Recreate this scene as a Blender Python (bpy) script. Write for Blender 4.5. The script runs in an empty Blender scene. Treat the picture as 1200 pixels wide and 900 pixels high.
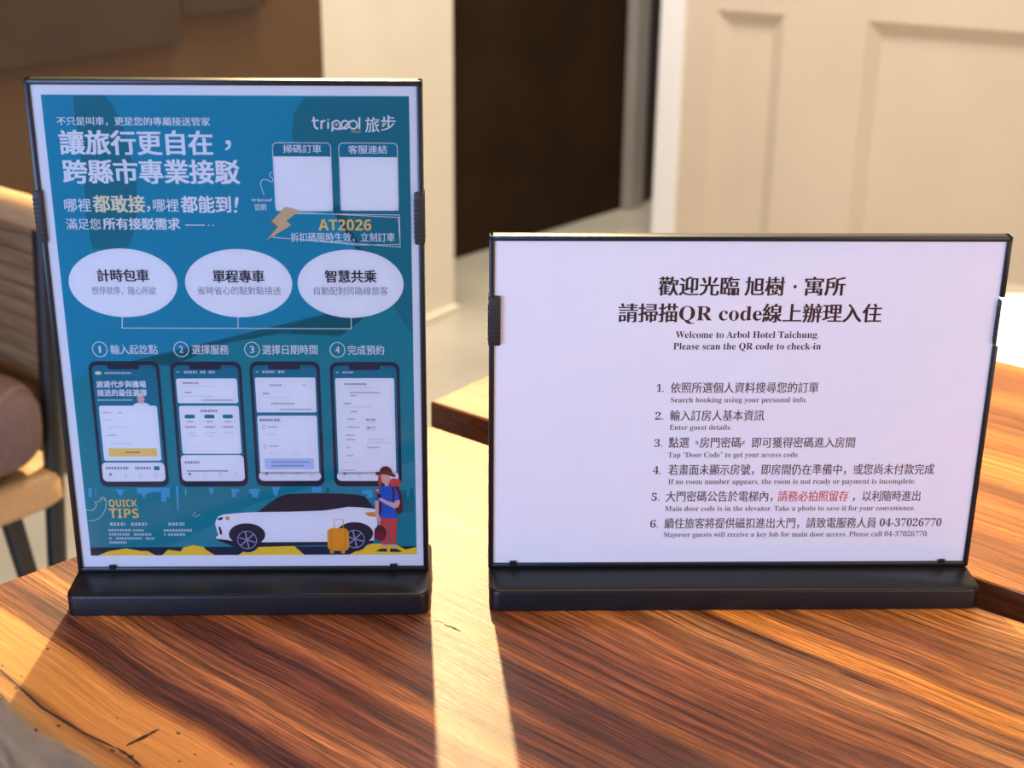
import bpy, bmesh, math, random
from mathutils import Vector, Matrix

SC = bpy.context.scene
COL = SC.collection
random.seed(7)
R = math.radians

# ------------------------------------------------------------------ camera
cam_data = bpy.data.cameras.new('camera')
cam_data.sensor_fit = 'HORIZONTAL'
cam_data.sensor_width = 36.0
cam_data.lens = 1699.6 / 1200 * 36.0
cam_data.clip_start = 0.02
cam_data.dof.use_dof = True
cam_data.dof.focus_distance = 0.86
cam_data.dof.aperture_fstop = 0.051 / 0.0056
cam = bpy.data.objects.new('camera', cam_data)
COL.objects.link(cam)
pit, roll = 0.37337, 0.00971
fwd = Vector((0, math.cos(pit), -math.sin(pit)))
rgt = Vector((1, 0, 0)); up = rgt.cross(fwd)
rgt2 = rgt * math.cos(roll) + up * math.sin(roll)
up2 = up * math.cos(roll) - rgt * math.sin(roll)
mw = Matrix((rgt2, up2, -fwd)).transposed().to_4x4()
mw.translation = (0, 0, 0.44723)
cam.matrix_world = mw
SC.camera = cam

# ------------------------------------------------------------------ world, lights, exposure
SC.view_settings.view_transform = 'Standard'
SC.view_settings.look = 'None'
SC.view_settings.gamma = 1.0
SC.view_settings.use_curve_mapping = False
SC.view_settings.exposure = 0.0
world = bpy.data.worlds.new('world'); SC.world = world
world.use_nodes = True
bg = world.node_tree.nodes['Background']
bg.inputs[0].default_value = (0.95, 0.90, 0.86, 1)
bg.inputs[1].default_value = 0.30

def light(name, kind, loc, target, energy, color, size=0.1, sy=None, spot=None, blend=0.3):
    d = bpy.data.lights.new(name, kind)
    d.energy = energy; d.color = color
    if kind == 'AREA':
        d.size = size
        if sy: d.shape = 'RECTANGLE'; d.size_y = sy
    else:
        d.shadow_soft_size = size
    if kind == 'SPOT':
        d.spot_size = R(spot); d.spot_blend = blend
    o = bpy.data.objects.new(name, d); COL.objects.link(o)
    o.location = loc
    o.rotation_euler = (Vector(target) - Vector(loc)).to_track_quat('-Z', 'Y').to_euler()
    return o
light('key_spot', 'SPOT', (-0.20, 2.62, 1.30), (0.05, 0.80, 0.0), 360, (1.0, 0.75, 0.37), 0.022, spot=62, blend=0.25)
light('window_daylight', 'AREA', (-1.3, -1.0, 0.20), (0.0, 0.8, 0.12), 49, (0.37, 0.53, 1.0), 1.3, 0.45)
light('lobby_fill', 'AREA', (1.35, -0.6, 0.35), (0.2, 0.8, 0.1), 18, (1.0, 0.70, 0.64), 1.2, 1.0)
light('ceiling_panel', 'AREA', (0.3, 1.0, 1.9), (0.2, 1.2, 0.0), 34, (1.0, 0.63, 0.30), 1.2, 1.2)
light('back_ceiling_lamp', 'AREA', (0.0, 2.9, 2.5), (0.4, 3.9, -0.4), 118, (1.0, 0.92, 0.80), 1.4, 0.8)
light('added_seat_spot', 'SPOT', (1.0, 1.3, 1.8), (1.0, 2.1, -0.35), 230, (1.0, 0.93, 0.82), 0.06, spot=42, blend=0.5)  # added spot, stands for no known lamp; brightens the white ottoman

# ------------------------------------------------------------------ materials
def nt(name):
    m = bpy.data.materials.new(name); m.use_nodes = True
    t = m.node_tree
    return m, t, t.nodes['Principled BSDF']
def N(t, typ, **kw):
    n = t.nodes.new(typ)
    for k, v in kw.items(): setattr(n, k, v)
    return n
def plain(name, col, rough=0.5, noise=0.06, scale=40, metal=0.0, bump=0.0, spec=0.5, stretch=None, lo=None):
    m, t, b = nt(name)
    tc = N(t, 'ShaderNodeTexCoord'); mp = N(t, 'ShaderNodeMapping')
    if stretch: mp.inputs['Scale'].default_value = stretch
    t.links.new(tc.outputs['Object'], mp.inputs[0])
    nz = N(t, 'ShaderNodeTexNoise'); nz.inputs['Scale'].default_value = scale; nz.inputs['Detail'].default_value = 4
    t.links.new(mp.outputs[0], nz.inputs['Vector'])
    cr = N(t, 'ShaderNodeValToRGB')
    c0 = lo or [c * (1 - noise) for c in col]; c1 = [min(1, c * (1 + noise)) for c in col]
    cr.color_ramp.elements[0].position = 0.3; cr.color_ramp.elements[1].position = 0.7
    cr.color_ramp.elements[0].color = (*c0, 1); cr.color_ramp.elements[1].color = (*c1, 1)
    t.links.new(nz.outputs['Fac'], cr.inputs[0]); t.links.new(cr.outputs[0], b.inputs['Base Color'])
    b.inputs['Roughness'].default_value = rough; b.inputs['Metallic'].default_value = metal
    b.inputs['Specular IOR Level'].default_value = spec
    if bump:
        bp = N(t, 'ShaderNodeBump'); bp.inputs['Strength'].default_value = bump; bp.inputs['Distance'].default_value = 0.001
        t.links.new(nz.outputs['Fac'], bp.inputs['Height']); t.links.new(bp.outputs[0], b.inputs['Normal'])
    return m
M = {}
M['black'] = plain('black_plastic', (0.006, 0.007, 0.009), 0.36, 0.15, 300, bump=0.05, spec=0.4)
M['base'] = plain('black_base', (0.007, 0.0075, 0.009), 0.36, 0.1, 900, bump=0.12, spec=0.35)
M['rubber'] = plain('clip_black', (0.014, 0.014, 0.014), 0.55, 0.1, 300)
M['paper'] = plain('paper', (0.80, 0.80, 0.80), 0.6, 0.01, 60, spec=0.15)
PRINT = dict(white=(.80, .80, .80), cream=(.80, .74, .50), blue=(.0, .25, .37), teal=(.0, .225, .27), teal_mid=(.0, .175, .26),
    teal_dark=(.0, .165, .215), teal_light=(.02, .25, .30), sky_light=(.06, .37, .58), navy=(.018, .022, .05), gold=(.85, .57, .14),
    yellow=(.88, .58, .035), ink=(.035, .03, .045), ink_soft=(.20, .20, .28), grey_print=(.52, .52, .58), bolt=(.62, .44, .24),
    bolt_brown=(.25, .12, .05), skin=(.72, .42, .36), screen_blue=(.48, .58, .78), roof=(.028, .024, .035), rim=(.35, .35, .45),
    orange=(.75, .25, .06), orange_case=(.80, .33, .02), case_dark=(.5, .18, .01), maroon=(.11, .02, .02), hair=(.55, .06, .03),
    red=(.65, .07, .06), blue_shirt=(.01, .11, .52), trousers=(.62, .07, .06), hat=(.12, .025, .015), hat_band=(.2, .05, .03),
    berry=(.22, .02, .04), brown_ink=(.045, .018, .018), list_ink=(.13, .07, .07), sub_ink=(.20, .12, .12), red_ink=(.62, .07, .07))
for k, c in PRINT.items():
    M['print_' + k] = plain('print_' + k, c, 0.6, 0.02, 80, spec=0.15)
M['cream_wall'] = plain('cream_wall', (0.78, 0.73, 0.60), 0.7, 0.03, 6, bump=0.05)
M['beige_wall'] = plain('beige_wall', (0.62, 0.52, 0.39), 0.6, 0.03, 5)
M['white_trim'] = plain('white_trim', (0.85, 0.84, 0.82), 0.5, 0.01, 5)
M['grey_trim'] = plain('grey_trim', (0.34, 0.32, 0.28), 0.5, 0.04, 8)
M['brown_wall'] = plain('brown_wall', (0.105, 0.054, 0.022), 0.6, 0.10, 4)
M['dark_brown'] = plain('dark_brown', (0.050, 0.026, 0.013), 0.6, 0.12, 4)
M['dark_wall'] = plain('dark_wall', (0.024, 0.011, 0.003), 0.75, 0.35, 3, spec=0.15)
M['dark_trim'] = plain('dark_trim', (0.05, 0.022, 0.014), 0.5, 0.1, 5)
M['floor'] = plain('floor_stone', (0.50, 0.46, 0.37), 0.35, 0.12, 3.5)
M['white_fabric'] = plain('white_fabric', (0.86, 0.85, 0.80), 0.8, 0.02, 60, bump=0.1)
M['mauve'] = plain('mauve_fabric', (0.165, 0.112, 0.112), 0.9, 0.12, 90, bump=0.2)
M['black_metal'] = plain('black_metal', (0.012, 0.011, 0.012), 0.4, 0.1, 60)
M['tan_wood'] = plain('tan_wood', (0.52, 0.33, 0.16), 0.5, 0.12, 20, stretch=(1, 12, 12))
M['brown_slat'] = plain('brown_slat', (0.25, 0.15, 0.07), 0.55, 0.25, 14, stretch=(1, 10, 10))

def acrylic():
    m = bpy.data.materials.new('clear_acrylic'); m.use_nodes = True
    t = m.node_tree; t.nodes.clear()
    o = N(t, 'ShaderNodeOutputMaterial'); mx = N(t, 'ShaderNodeMixShader')
    tr = N(t, 'ShaderNodeBsdfTransparent'); gl = N(t, 'ShaderNodeBsdfGlossy'); gl.inputs['Roughness'].default_value = 0.06
    fr = N(t, 'ShaderNodeFresnel'); fr.inputs['IOR'].default_value = 1.45
    nz = N(t, 'ShaderNodeTexNoise'); nz.inputs['Scale'].default_value = 4
    tr.inputs[0].default_value = (0.97, 0.98, 1, 1)
    bp = N(t, 'ShaderNodeBump'); bp.inputs['Strength'].default_value = 0.05
    t.links.new(nz.outputs['Fac'], bp.inputs['Height']); t.links.new(bp.outputs[0], gl.inputs['Normal'])
    t.links.new(fr.outputs[0], mx.inputs[0]); t.links.new(tr.outputs[0], mx.inputs[1]); t.links.new(gl.outputs[0], mx.inputs[2])
    t.links.new(mx.outputs[0], o.inputs[0])
    return m
M['acrylic'] = acrylic()

def wood(name, offset, stops, t0, t1, seed, sap=None, grain=1.0, rough=0.33, warp=0.010, tdir=(0.656, 0.755)):
    """Sawn slab: long grain runs along (0.755, -0.656); bands are a ramp over the distance across it."""
    m, t, b = nt(name)
    L = t.links
    tc = N(t, 'ShaderNodeTexCoord')
    ad = N(t, 'ShaderNodeVectorMath', operation='ADD'); ad.inputs[1].default_value = offset
    L.new(tc.outputs['Object'], ad.inputs[0])
    def dot(v):
        d = N(t, 'ShaderNodeVectorMath', operation='DOT_PRODUCT'); d.inputs[1].default_value = v
        L.new(ad.outputs[0], d.inputs[0]); return d.outputs['Value']
    s = dot((tdir[1], -tdir[0], 0)); a = dot((tdir[0], tdir[1], 0)); z = dot((0, 0, 1))
    def math_(op, x, y, z_=None):
        n = N(t, 'ShaderNodeMath', operation=op)
        for i, v in enumerate((x, y, z_)):
            if v is None: continue
            if isinstance(v, (int, float)): n.inputs[i].default_value = v
            else: L.new(v, n.inputs[i])
        return n.outputs[0]
    def vec(x, y, zz):
        c = N(t, 'ShaderNodeCombineXYZ')
        for i, v in enumerate((x, y, zz)):
            if isinstance(v, (int, float)): c.inputs[i].default_value = v
            else: L.new(v, c.inputs[i])
        return c.outputs[0]
    def noise(v, sc, det=2, w=0.5):
        n = N(t, 'ShaderNodeTexNoise'); n.inputs['Scale'].default_value = sc; n.inputs['Detail'].default_value = det
        n.inputs['Roughness'].default_value = w
        L.new(v, n.inputs['Vector']); return n.outputs['Fac']
    big = noise(vec(math_('ADD', math_('MULTIPLY', s, 5.0), seed), math_('MULTIPLY', a, 4.0), z), 1.0, 2)
    med = noise(vec(math_('MULTIPLY', s, 14.0), math_('ADD', math_('MULTIPLY', a, 25.0), seed * 2), z), 1.0, 2)
    aw = math_('ADD', a, math_('MULTIPLY', math_('SUBTRACT', big, 0.5), warp * 2))
    aw = math_('ADD', aw, math_('MULTIPLY', math_('SUBTRACT', med, 0.5), warp * 0.16))
    aw = math_('ADD', aw, math_('MULTIPLY', z, 0.35))
    fac = math_('DIVIDE', math_('SUBTRACT', aw, t0), t1 - t0)
    cr = N(t, 'ShaderNodeValToRGB'); e = cr.color_ramp.elements
    for i, (p, c) in enumerate(stops):
        q = (p - t0) / (t1 - t0)
        el = e[i] if i < 2 else e.new(q)
        el.position = q; el.color = (c[0] * 1.06, c[1] * 0.93, c[2] * 0.70, 1)
    L.new(fac, cr.inputs[0])
    # fine long fibres and pores
    f1 = noise(vec(math_('MULTIPLY', s, 3.0), math_('MULTIPLY', aw, 230.0), z), 1.0, 5, 0.7)
    f2 = noise(vec(math_('MULTIPLY', s, 22.0), math_('MULTIPLY', aw, 900.0), z), 1.0, 3, 0.7)
    f3 = noise(vec(math_('MULTIPLY', s, 1.6), math_('ADD', math_('MULTIPLY', aw, 42.0), seed), z), 1.0, 3, 0.5)
    mr = N(t, 'ShaderNodeMapRange'); mr.inputs[1].default_value = 0.37; mr.inputs[2].default_value = 0.63
    mr.inputs[3].default_value = 1 - 0.58 * grain; mr.inputs[4].default_value = 1 + 0.75 * grain
    L.new(f1, mr.inputs[0])
    mr2 = N(t, 'ShaderNodeMapRange'); mr2.inputs[1].default_value = 0.40; mr2.inputs[2].default_value = 0.60
    mr2.inputs[3].default_value = 1 - 0.50 * grain; mr2.inputs[4].default_value = 1 + 0.50 * grain
    L.new(f2, mr2.inputs[0])
    mr3 = N(t, 'ShaderNodeMapRange'); mr3.inputs[1].default_value = 0.3; mr3.inputs[2].default_value = 0.7
    mr3.inputs[3].default_value = 1 - 0.30 * grain; mr3.inputs[4].default_value = 1 + 0.32 * grain
    L.new(f3, mr3.inputs[0])
    k = math_('MULTIPLY', math_('MULTIPLY', mr.outputs[0], mr2.outputs[0]), mr3.outputs[0])
    if sap is not None:      # sapwood is calmer than heartwood
        w = N(t, 'ShaderNodeMapRange'); w.inputs[1].default_value = sap - 0.003; w.inputs[2].default_value = sap + 0.003
        w.inputs[3].default_value = 0.22; w.inputs[4].default_value = 1.0
        L.new(aw, w.inputs[0])
        k = math_('ADD', math_('MULTIPLY', math_('SUBTRACT', k, 1.0), w.outputs[0]), 1.0)
        # worm holes of the sapwood
        vo = N(t, 'ShaderNodeTexVoronoi'); vo.inputs['Scale'].default_value = 1.0
        L.new(vec(math_('MULTIPLY', s, 80.0), math_('MULTIPLY', a, 135.0), 0.0), vo.inputs['Vector'])
        hole = math_('LESS_THAN', vo.outputs['Distance'], 0.13)
        sparse = math_('GREATER_THAN', noise(vec(math_('MULTIPLY', s, 18.0), math_('MULTIPLY', a, 18.0), 3.0), 1.0, 1), 0.46)
        inside = math_('LESS_THAN', aw, sap)
        k = math_('MULTIPLY', k, math_('SUBTRACT', 1.0, math_('MULTIPLY', 0.75, math_('MULTIPLY', hole, math_('MULTIPLY', sparse, inside)))))
    mx = N(t, 'ShaderNodeVectorMath', operation='SCALE')
    L.new(cr.outputs[0], mx.inputs[0]); L.new(k, mx.inputs['Scale'])
    L.new(mx.outputs[0], b.inputs['Base Color'])
    b.inputs['Specular IOR Level'].default_value = 0.32
    rr = math_('ADD', math_('MULTIPLY', f2, 0.25), rough - 0.02)
    L.new(rr, b.inputs['Roughness'])
    bp = N(t, 'ShaderNodeBump'); bp.inputs['Strength'].default_value = 0.28; bp.inputs['Distance'].default_value = 0.0006
    L.new(f2, bp.inputs['Height']); L.new(bp.outputs[0], b.inputs['Normal'])
    return m

# ------------------------------------------------------------------ helpers
def link(name, me, mats=(), parent=None, loc=None, label=None, cat=None, kind=None, group=None):
    o = bpy.data.objects.new(name, me); COL.objects.link(o)
    for m in mats: me.materials.append(m)
    if parent: o.parent = parent
    if loc is not None: o.location = loc
    if label: o['label'] = label
    if cat: o['category'] = cat
    if kind: o['kind'] = kind
    if group: o['group'] = group
    return o
def thing(name, label, cat, loc=(0, 0, 0), rz=0.0, group=None):
    o = bpy.data.objects.new(name, None); COL.objects.link(o)
    o.empty_display_size = 0.02
    o.location = loc; o.rotation_euler = (0, 0, rz)
    o['label'] = label; o['category'] = cat
    if group: o['group'] = group
    return o
def bm_mesh(name, bm, smooth=False):
    bmesh.ops.recalc_face_normals(bm, faces=bm.faces[:])
    me = bpy.data.meshes.new(name); bm.to_mesh(me); bm.free()
    if smooth:
        for p in me.polygons: p.use_smooth = True
        try: me.set_sharp_from_angle(angle=R(35))
        except Exception: pass
    return me
def box_bm(x0, x1, y0, y1, z0, z1, bev=0.0, seg=2, bm=None):
    own = bm is None
    b = bmesh.new()
    bmesh.ops.create_cube(b, size=1.0)
    for v in b.verts:
        v.co = Vector(((v.co.x + .5) * (x1 - x0) + x0, (v.co.y + .5) * (y1 - y0) + y0, (v.co.z + .5) * (z1 - z0) + z0))
    if bev: bmesh.ops.bevel(b, geom=b.edges[:], offset=bev, segments=seg, affect='EDGES', profile=0.5)
    if own: return b
    me = bpy.data.meshes.new('tmp'); b.to_mesh(me); b.free(); bm.from_mesh(me); bpy.data.meshes.remove(me)
    return bm
def tube_bm(p0, p1, r, seg=12, bm=None, r1=None):
    bm = bm or bmesh.new()
    p0, p1 = Vector(p0), Vector(p1); d = (p1 - p0)
    q = d.to_track_quat('Z', 'Y').to_matrix().to_4x4(); q.translation = (p0 + p1) / 2
    bmesh.ops.create_cone(bm, cap_ends=True, segments=seg, radius1=r, radius2=r if r1 is None else r1, depth=d.length, matrix=q)
    return bm
def rounded(x0, x1, y0, y1, r, n=6):
    pts = []
    for cx, cy, a in ((x1 - r, y1 - r, 0), (x0 + r, y1 - r, 90), (x0 + r, y0 + r, 180), (x1 - r, y0 + r, 270)):
        for i in range(n + 1):
            an = R(a + 90 * i / n); pts.append((cx + r * math.cos(an), cy + r * math.sin(an)))
    return pts
def prism_profile(outline_fn, levels):
    """stack of (inset, z) rings; outline_fn(inset) -> xy points"""
    bm = bmesh.new(); rings = []
    for ins, z in levels:
        rings.append([bm.verts.new((x, y, z)) for x, y in outline_fn(ins)])
    n = len(rings[0])
    for a, b in zip(rings, rings[1:]):
        for i in range(n): bm.faces.new((a[i], a[(i + 1) % n], b[(i + 1) % n], b[i]))
    bm.faces.new(rings[0][::-1]); bm.faces.new(rings[-1])
    return bm

# ------------------------------------------------------------------ setting
FZ = -0.74
def quad_slab(P, D, s0, s1, z0, z1, th=0.08, bev=0.004, nm='wall'):
    """wall slab on the vertical plane through P along D; thickness goes away from the camera"""
    D = Vector((D[0], D[1], 0)).normalized(); n = Vector((-D.y, D.x, 0))
    if n.y < 0: n = -n
    b = box_bm(s0, s1, 0, th, z0, z1, bev)
    mt = Matrix((D, n, Vector((0, 0, 1)))).transposed().to_4x4(); mt.translation = Vector((P[0], P[1], 0))
    bmesh.ops.transform(b, matrix=mt, verts=b.verts[:])
    return b
link('floor', bm_mesh('floor', box_bm(-3.5, 4.0, -2.5, 7.0, FZ - 0.05, FZ)), [M['floor']], kind='structure')
WLP, WLD = (-0.855, 2.531), (0.706, 1.014)
link('wall_left', bm_mesh('wall_left', quad_slab(WLP, WLD, -2.6, 0.775, FZ, 1.9, th=0.14)), [M['brown_wall']], kind='structure')
wc = link('wall_center', bm_mesh('wall_center', quad_slab(WLP, WLD, 0.771, 1.237, FZ, 1.9, th=0.16)), [M['cream_wall']], kind='structure')
link('baseboard_center', bm_mesh('baseboard_center', quad_slab((-0.855 + 0.011, 2.531 - 0.008), WLD, 0.772, 1.240, FZ, FZ + 0.018, th=0.02, bev=0.003)), [M['cream_wall']], kind='structure')
# darker stepped panel high on the brown wall
pn = thing('wall_panel', 'dark brown stepped panel fixed high on the brown wall at upper left', 'wall panel', (-0.86, 2.52, 0.03))
def panel(name, s0, s1, z0, z1):
    b = quad_slab((WLP[0] + 0.021, WLP[1] - 0.015), WLD, s0, s1, z0, z1, th=0.026, bev=0.002)
    bmesh.ops.translate(b, vec=Vector((0.86, -2.52, -0.03)), verts=b.verts[:])
    return link(name, bm_mesh(name, b), [M['dark_brown']], pn)
panel('board', -1.2, 0.356, 0.040, 0.60); panel('board', 0.358, 0.585, 0.086, 0.60)
DKP, DKD = (-0.158, 4.016), (0.523, 0.606)
link('wall_back', bm_mesh('wall_back', quad_slab(DKP, DKD, -1.3, 0.80, FZ, 1.9, th=0.08)), [M['dark_wall']], kind='structure')
link('trim_1', bm_mesh('trim_1', quad_slab((DKP[0] + .02, DKP[1] - .03), DKD, 0.785, 0.862, FZ, 1.9, th=0.07, bev=0.008)), [M['grey_trim']], kind='structure')
link('trim_2', bm_mesh('trim_2', quad_slab(DKP, DKD, 0.872, 1.25, FZ, 1.9, th=0.07)), [M['dark_trim']], kind='structure')
# beige wall on the right with two recessed mouldings
WRP, WRD = (0.47, 4.1), (0.875, -0.485)
def wr(s, z, d=0.0):
    D = Vector((WRD[0], WRD[1], 0)).normalized(); n = Vector((-D.y, D.x, 0))
    return Vector((WRP[0], WRP[1], 0)) + D * s + n * d + Vector((0, 0, z))
PAN = [(0.088, 0.283, FZ + 0.015, -0.040), (0.509, 1.50, FZ + 0.015, -0.040)]
b = bmesh.new()
xs = [0.0, 0.088, 0.283, 0.509, 1.50, 2.4]; zs = [FZ, FZ + 0.015, -0.040, 1.9]
for i in range(len(xs) - 1):
    for j in range(len(zs) - 1):
        if j == 1 and i in (1, 3): continue
        q = [wr(xs[i], zs[j]), wr(xs[i + 1], zs[j]), wr(xs[i + 1], zs[j + 1]), wr(xs[i], zs[j + 1])]
        b.faces.new([b.verts.new(p) for p in q])
for s in (0.0, 2.4):
    b.faces.new([b.verts.new(p) for p in (wr(s, FZ), wr(s, FZ, .1), wr(s, 1.9, .1), wr(s, 1.9))])
b.faces.new([b.verts.new(p) for p in (wr(0, FZ, .1), wr(2.4, FZ, .1), wr(2.4, 1.9, .1), wr(0, 1.9, .1))])
bmesh.ops.remove_doubles(b, verts=b.verts[:], dist=1e-5)
wrt = link('wall_right', bm_mesh('wall_right', b), [M['beige_wall']], kind='structure')
for k, (a0, a1, z0, z1) in enumerate(PAN):
    b = bmesh.new(); iv = 0.037
    rings = []
    for ins, dep in ((0, 0), (0.002, 0.002), (iv - 0.002, 0.022), (iv, 0.0225)):
        rings.append([b.verts.new(wr(s, z, dep)) for s, z in ((a0 + ins, z0 + ins), (a1 - ins, z0 + ins), (a1 - ins, z1 - ins), (a0 + ins, z1 - ins))])
    for p, q in zip(rings, rings[1:]):
        for i in range(4): b.faces.new((p[i], p[(i + 1) % 4], q[(i + 1) % 4], q[i]))
    b.faces.new(rings[-1])
    link('recessed_panel', bm_mesh('recessed_panel', b), [M['beige_wall']], wrt)
b = bmesh.new()
for dd in (0,):
    box_bm(-0.072, 0.0, -0.010, 0.012, FZ, 1.9, 0.004, 2, b)
D = Vector((WRD[0], WRD[1], 0)).normalized(); n = Vector((-D.y, D.x, 0))
mt = Matrix((D, n, Vector((0, 0, 1)))).transposed().to_4x4(); mt.translation = Vector((WRP[0], WRP[1], 0))
bmesh.ops.transform(b, matrix=mt, verts=b.verts[:])
link('trim_3', bm_mesh('trim_3', b), [M['white_trim']], kind='structure')

# ------------------------------------------------------------------ tables
GS = Vector((0.755, -0.656, 0)); GT = Vector((0.656, 0.755, 0))
def crossgrain(x, y): return x * GT.x + y * GT.y
T1 = (-0.02, 0.72, FZ)
tb = thing('live_edge_table', 'live-edge wooden slab table carrying both sign holders', 'table', T1)
SAP = (0.60, 0.31, 0.105)
stops1 = [(0.300, (0.16, 0.12, 0.085)), (0.322, (0.30, 0.20, 0.11)), (0.328, (0.58, 0.33, 0.14)), (0.334, (0.46, 0.24, 0.09)), (0.337, (0.20, 0.09, 0.04)),
    (0.341, SAP), (0.356, (0.66, 0.35, 0.12)), (0.372, (0.58, 0.29, 0.10)), (0.376, (0.22, 0.085, 0.03)), (0.384, (0.30, 0.13, 0.055)),
    (0.390, (0.105, 0.036, 0.030)), (0.407, (0.115, 0.042, 0.032)), (0.414, (0.33, 0.145, 0.065)), (0.424, (0.36, 0.16, 0.07)),
    (0.432, (0.12, 0.042, 0.026)), (0.455, (0.135, 0.048, 0.028)), (0.468, (0.28, 0.115, 0.05)), (0.480, (0.105, 0.036, 0.02)),
    (0.500, (0.17, 0.066, 0.030)), (0.512, (0.075, 0.028, 0.018)), (0.534, (0.09, 0.034, 0.020)), (0.543, (0.26, 0.105, 0.035)),
    (0.550, (0.13, 0.048, 0.024)), (0.565, (0.21, 0.078, 0.033)), (0.596, (0.19, 0.075, 0.035)), (0.606, (0.28, 0.12, 0.05)), (0.622, (0.19, 0.078, 0.034)),
    (0.634, (0.40, 0.20, 0.09)), (0.650, (0.36, 0.175, 0.075)), (0.656, (0.13, 0.05, 0.022)), (0.661, (0.52, 0.235, 0.06))]
# (a colour ramp holds 32 stops)
stops1 += [(0.676, (0.50, 0.22, 0.055)), (0.682, (0.17, 0.068, 0.028)), (0.700, (0.38, 0.17, 0.06)), (0.712, (0.20, 0.08, 0.033)), (0.76, (0.42, 0.19, 0.06))]
stops1 = [q for q in stops1 if q[0] not in (0.328, 0.356, 0.384, 0.407, 0.424, 0.565)]
assert len(stops1) <= 32, len(stops1)
M['wood1'] = wood('wood_live_edge', T1, stops1, 0.28, 0.80, 3.1, sap=0.374)
def stops_simple(t0, t1, cols, n=14, seed=1):
    rnd = random.Random(seed)
    return [(t0 + (t1 - t0) * (i + rnd.uniform(-.3, .3)) / n if 0 < i < n else (t0 if i == 0 else t1), cols[rnd.randrange(len(cols))]) for i in range(n + 1)]
T2 = (0.42, 0.98, FZ)
CL2 = [(0.42, 0.19, 0.06), (0.24, 0.10, 0.04), (0.52, 0.25, 0.07), (0.33, 0.14, 0.05), (0.20, 0.08, 0.033), (0.45, 0.20, 0.06)]
M['wood2'] = wood('wood_straight_edge', T2, stops_simple(0.72, 1.26, CL2, 22, 5), 0.72, 1.26, 9.7, grain=0.6)
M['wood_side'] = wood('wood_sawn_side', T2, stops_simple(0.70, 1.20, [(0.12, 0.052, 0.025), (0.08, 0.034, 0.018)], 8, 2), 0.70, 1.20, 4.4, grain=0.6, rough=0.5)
M['bark'] = plain('weathered_edge', (0.25, 0.155, 0.075), 0.8, 0.35, 9, bump=0.6, stretch=(2, 2, 9))
# slab one: outline, starting at the far left corner and following the live edge towards the right
E1 = Vector((0.7036, 0.7106, 0))
A = Vector((-0.361, 0.747, 0)); Bc = Vector((-0.0633, 1.0478, 0)); FD = Vector((0.787, -0.617, 0)).normalized()
live = []
n = 90
for i in range(n + 1):
    u = i / n * 1.45
    w = 0.0022 * math.sin(u * 31 + .6) + 0.0016 * math.sin(u * 73) + 0.005 * math.sin(u * 9 + 2.2)
    if u < 0.03: w *= u / 0.03
    live.append(A + GS * u + GT * w)
right_end = [Bc + FD * 1.43]
outline = live + right_end + [Bc]
bm = bmesh.new()
TH = 0.058
prof = [(0.0, 0.0), (0.0016, -0.0012), (0.0045, -0.005), (0.008, -0.016), (0.010, -0.032), (0.006, -0.048), (-0.004, -TH)]
rings = []
for k, (off, z) in enumerate(prof):
    ring = []
    for i, p in enumerate(outline):
        q = p.copy()
        if i <= n:
            o = off + (0.0018 * math.sin(i * 1.7 + k) * (k > 2))
            q = q - GT * o
        ring.append(bm.verts.new((q.x - T1[0], q.y - T1[1], z - T1[2])))
    rings.append(ring)
nn = len(outline)
top = bm.faces.new(rings[0][::-1]); top.material_index = 0
for k in range(len(rings) - 1):
    for i in range(nn):
        f = bm.faces.new((rings[k][i], rings[k][(i + 1) % nn], rings[k + 1][(i + 1) % nn], rings[k + 1][i]))
        f.material_index = 1 if (i < n and k > 0) else 0
f = bm.faces.new(rings[-1]); f.material_index = 0
link('table_slab', bm_mesh('table_slab', bm), [M['wood1'], M['bark']], tb)
# checks (drying cracks) and a chip filled dark
M['crack'] = plain('crack_dark', (0.030, 0.015, 0.012), 0.7, 0.2, 200)
def crack(pts, w, seed=0):
    rnd = random.Random(seed); b = bmesh.new(); L_, R_ = [], []
    P = [Vector((x, y, 0)) for x, y in pts]; dense = []
    for a, c in zip(P, P[1:]):
        for i in range(6): dense.append(a.lerp(c, i / 6))
    dense.append(P[-1]); m_ = len(dense)
    for i, p in enumerate(dense):
        d = (dense[min(i + 1, m_ - 1)] - dense[max(i - 1, 0)]).normalized(); nn_ = Vector((-d.y, d.x, 0))
        ww = w * (0.25 + 0.75 * math.sin(math.pi * (i + .5) / m_)) * rnd.uniform(.6, 1.25)
        L_.append(b.verts.new((p.x - T1[0] + nn_.x * ww, p.y - T1[1] + nn_.y * ww, -T1[2] + 0.00012)))
        R_.append(b.verts.new((p.x - T1[0] - nn_.x * ww, p.y - T1[1] - nn_.y * ww, -T1[2] + 0.00012)))
    for i in range(m_ - 1): b.faces.new((L_[i], L_[i + 1], R_[i + 1], R_[i]))
    link('crack', bm_mesh('crack', b), [M['crack']], tb)
crack([(-0.1966, 0.6262), (-0.1900, 0.6330), (-0.1832, 0.6408)], 0.0014, 1)
crack([(-0.2847, 0.6958), (-0.2496, 0.6589), (-0.2205, 0.6361), (-0.1990, 0.6225)], 0.0009, 2)
crack([(-0.2010, 0.6240), (-0.1937, 0.6181), (-0.1850, 0.6090)], 0.0011, 3)
crack([(-0.0455, 0.7539), (-0.0392, 0.7511)], 0.0004, 4)
crack([(-0.0392, 0.7490), (-0.0345, 0.7465), (-0.0287, 0.7416)], 0.0008, 5)
crack([(0.125, 0.7600), (0.150, 0.7370), (0.172, 0.7180)], 0.0007, 6)
crack([(0.185, 0.7030), (0.205, 0.6850)], 0.0006, 7)
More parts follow.
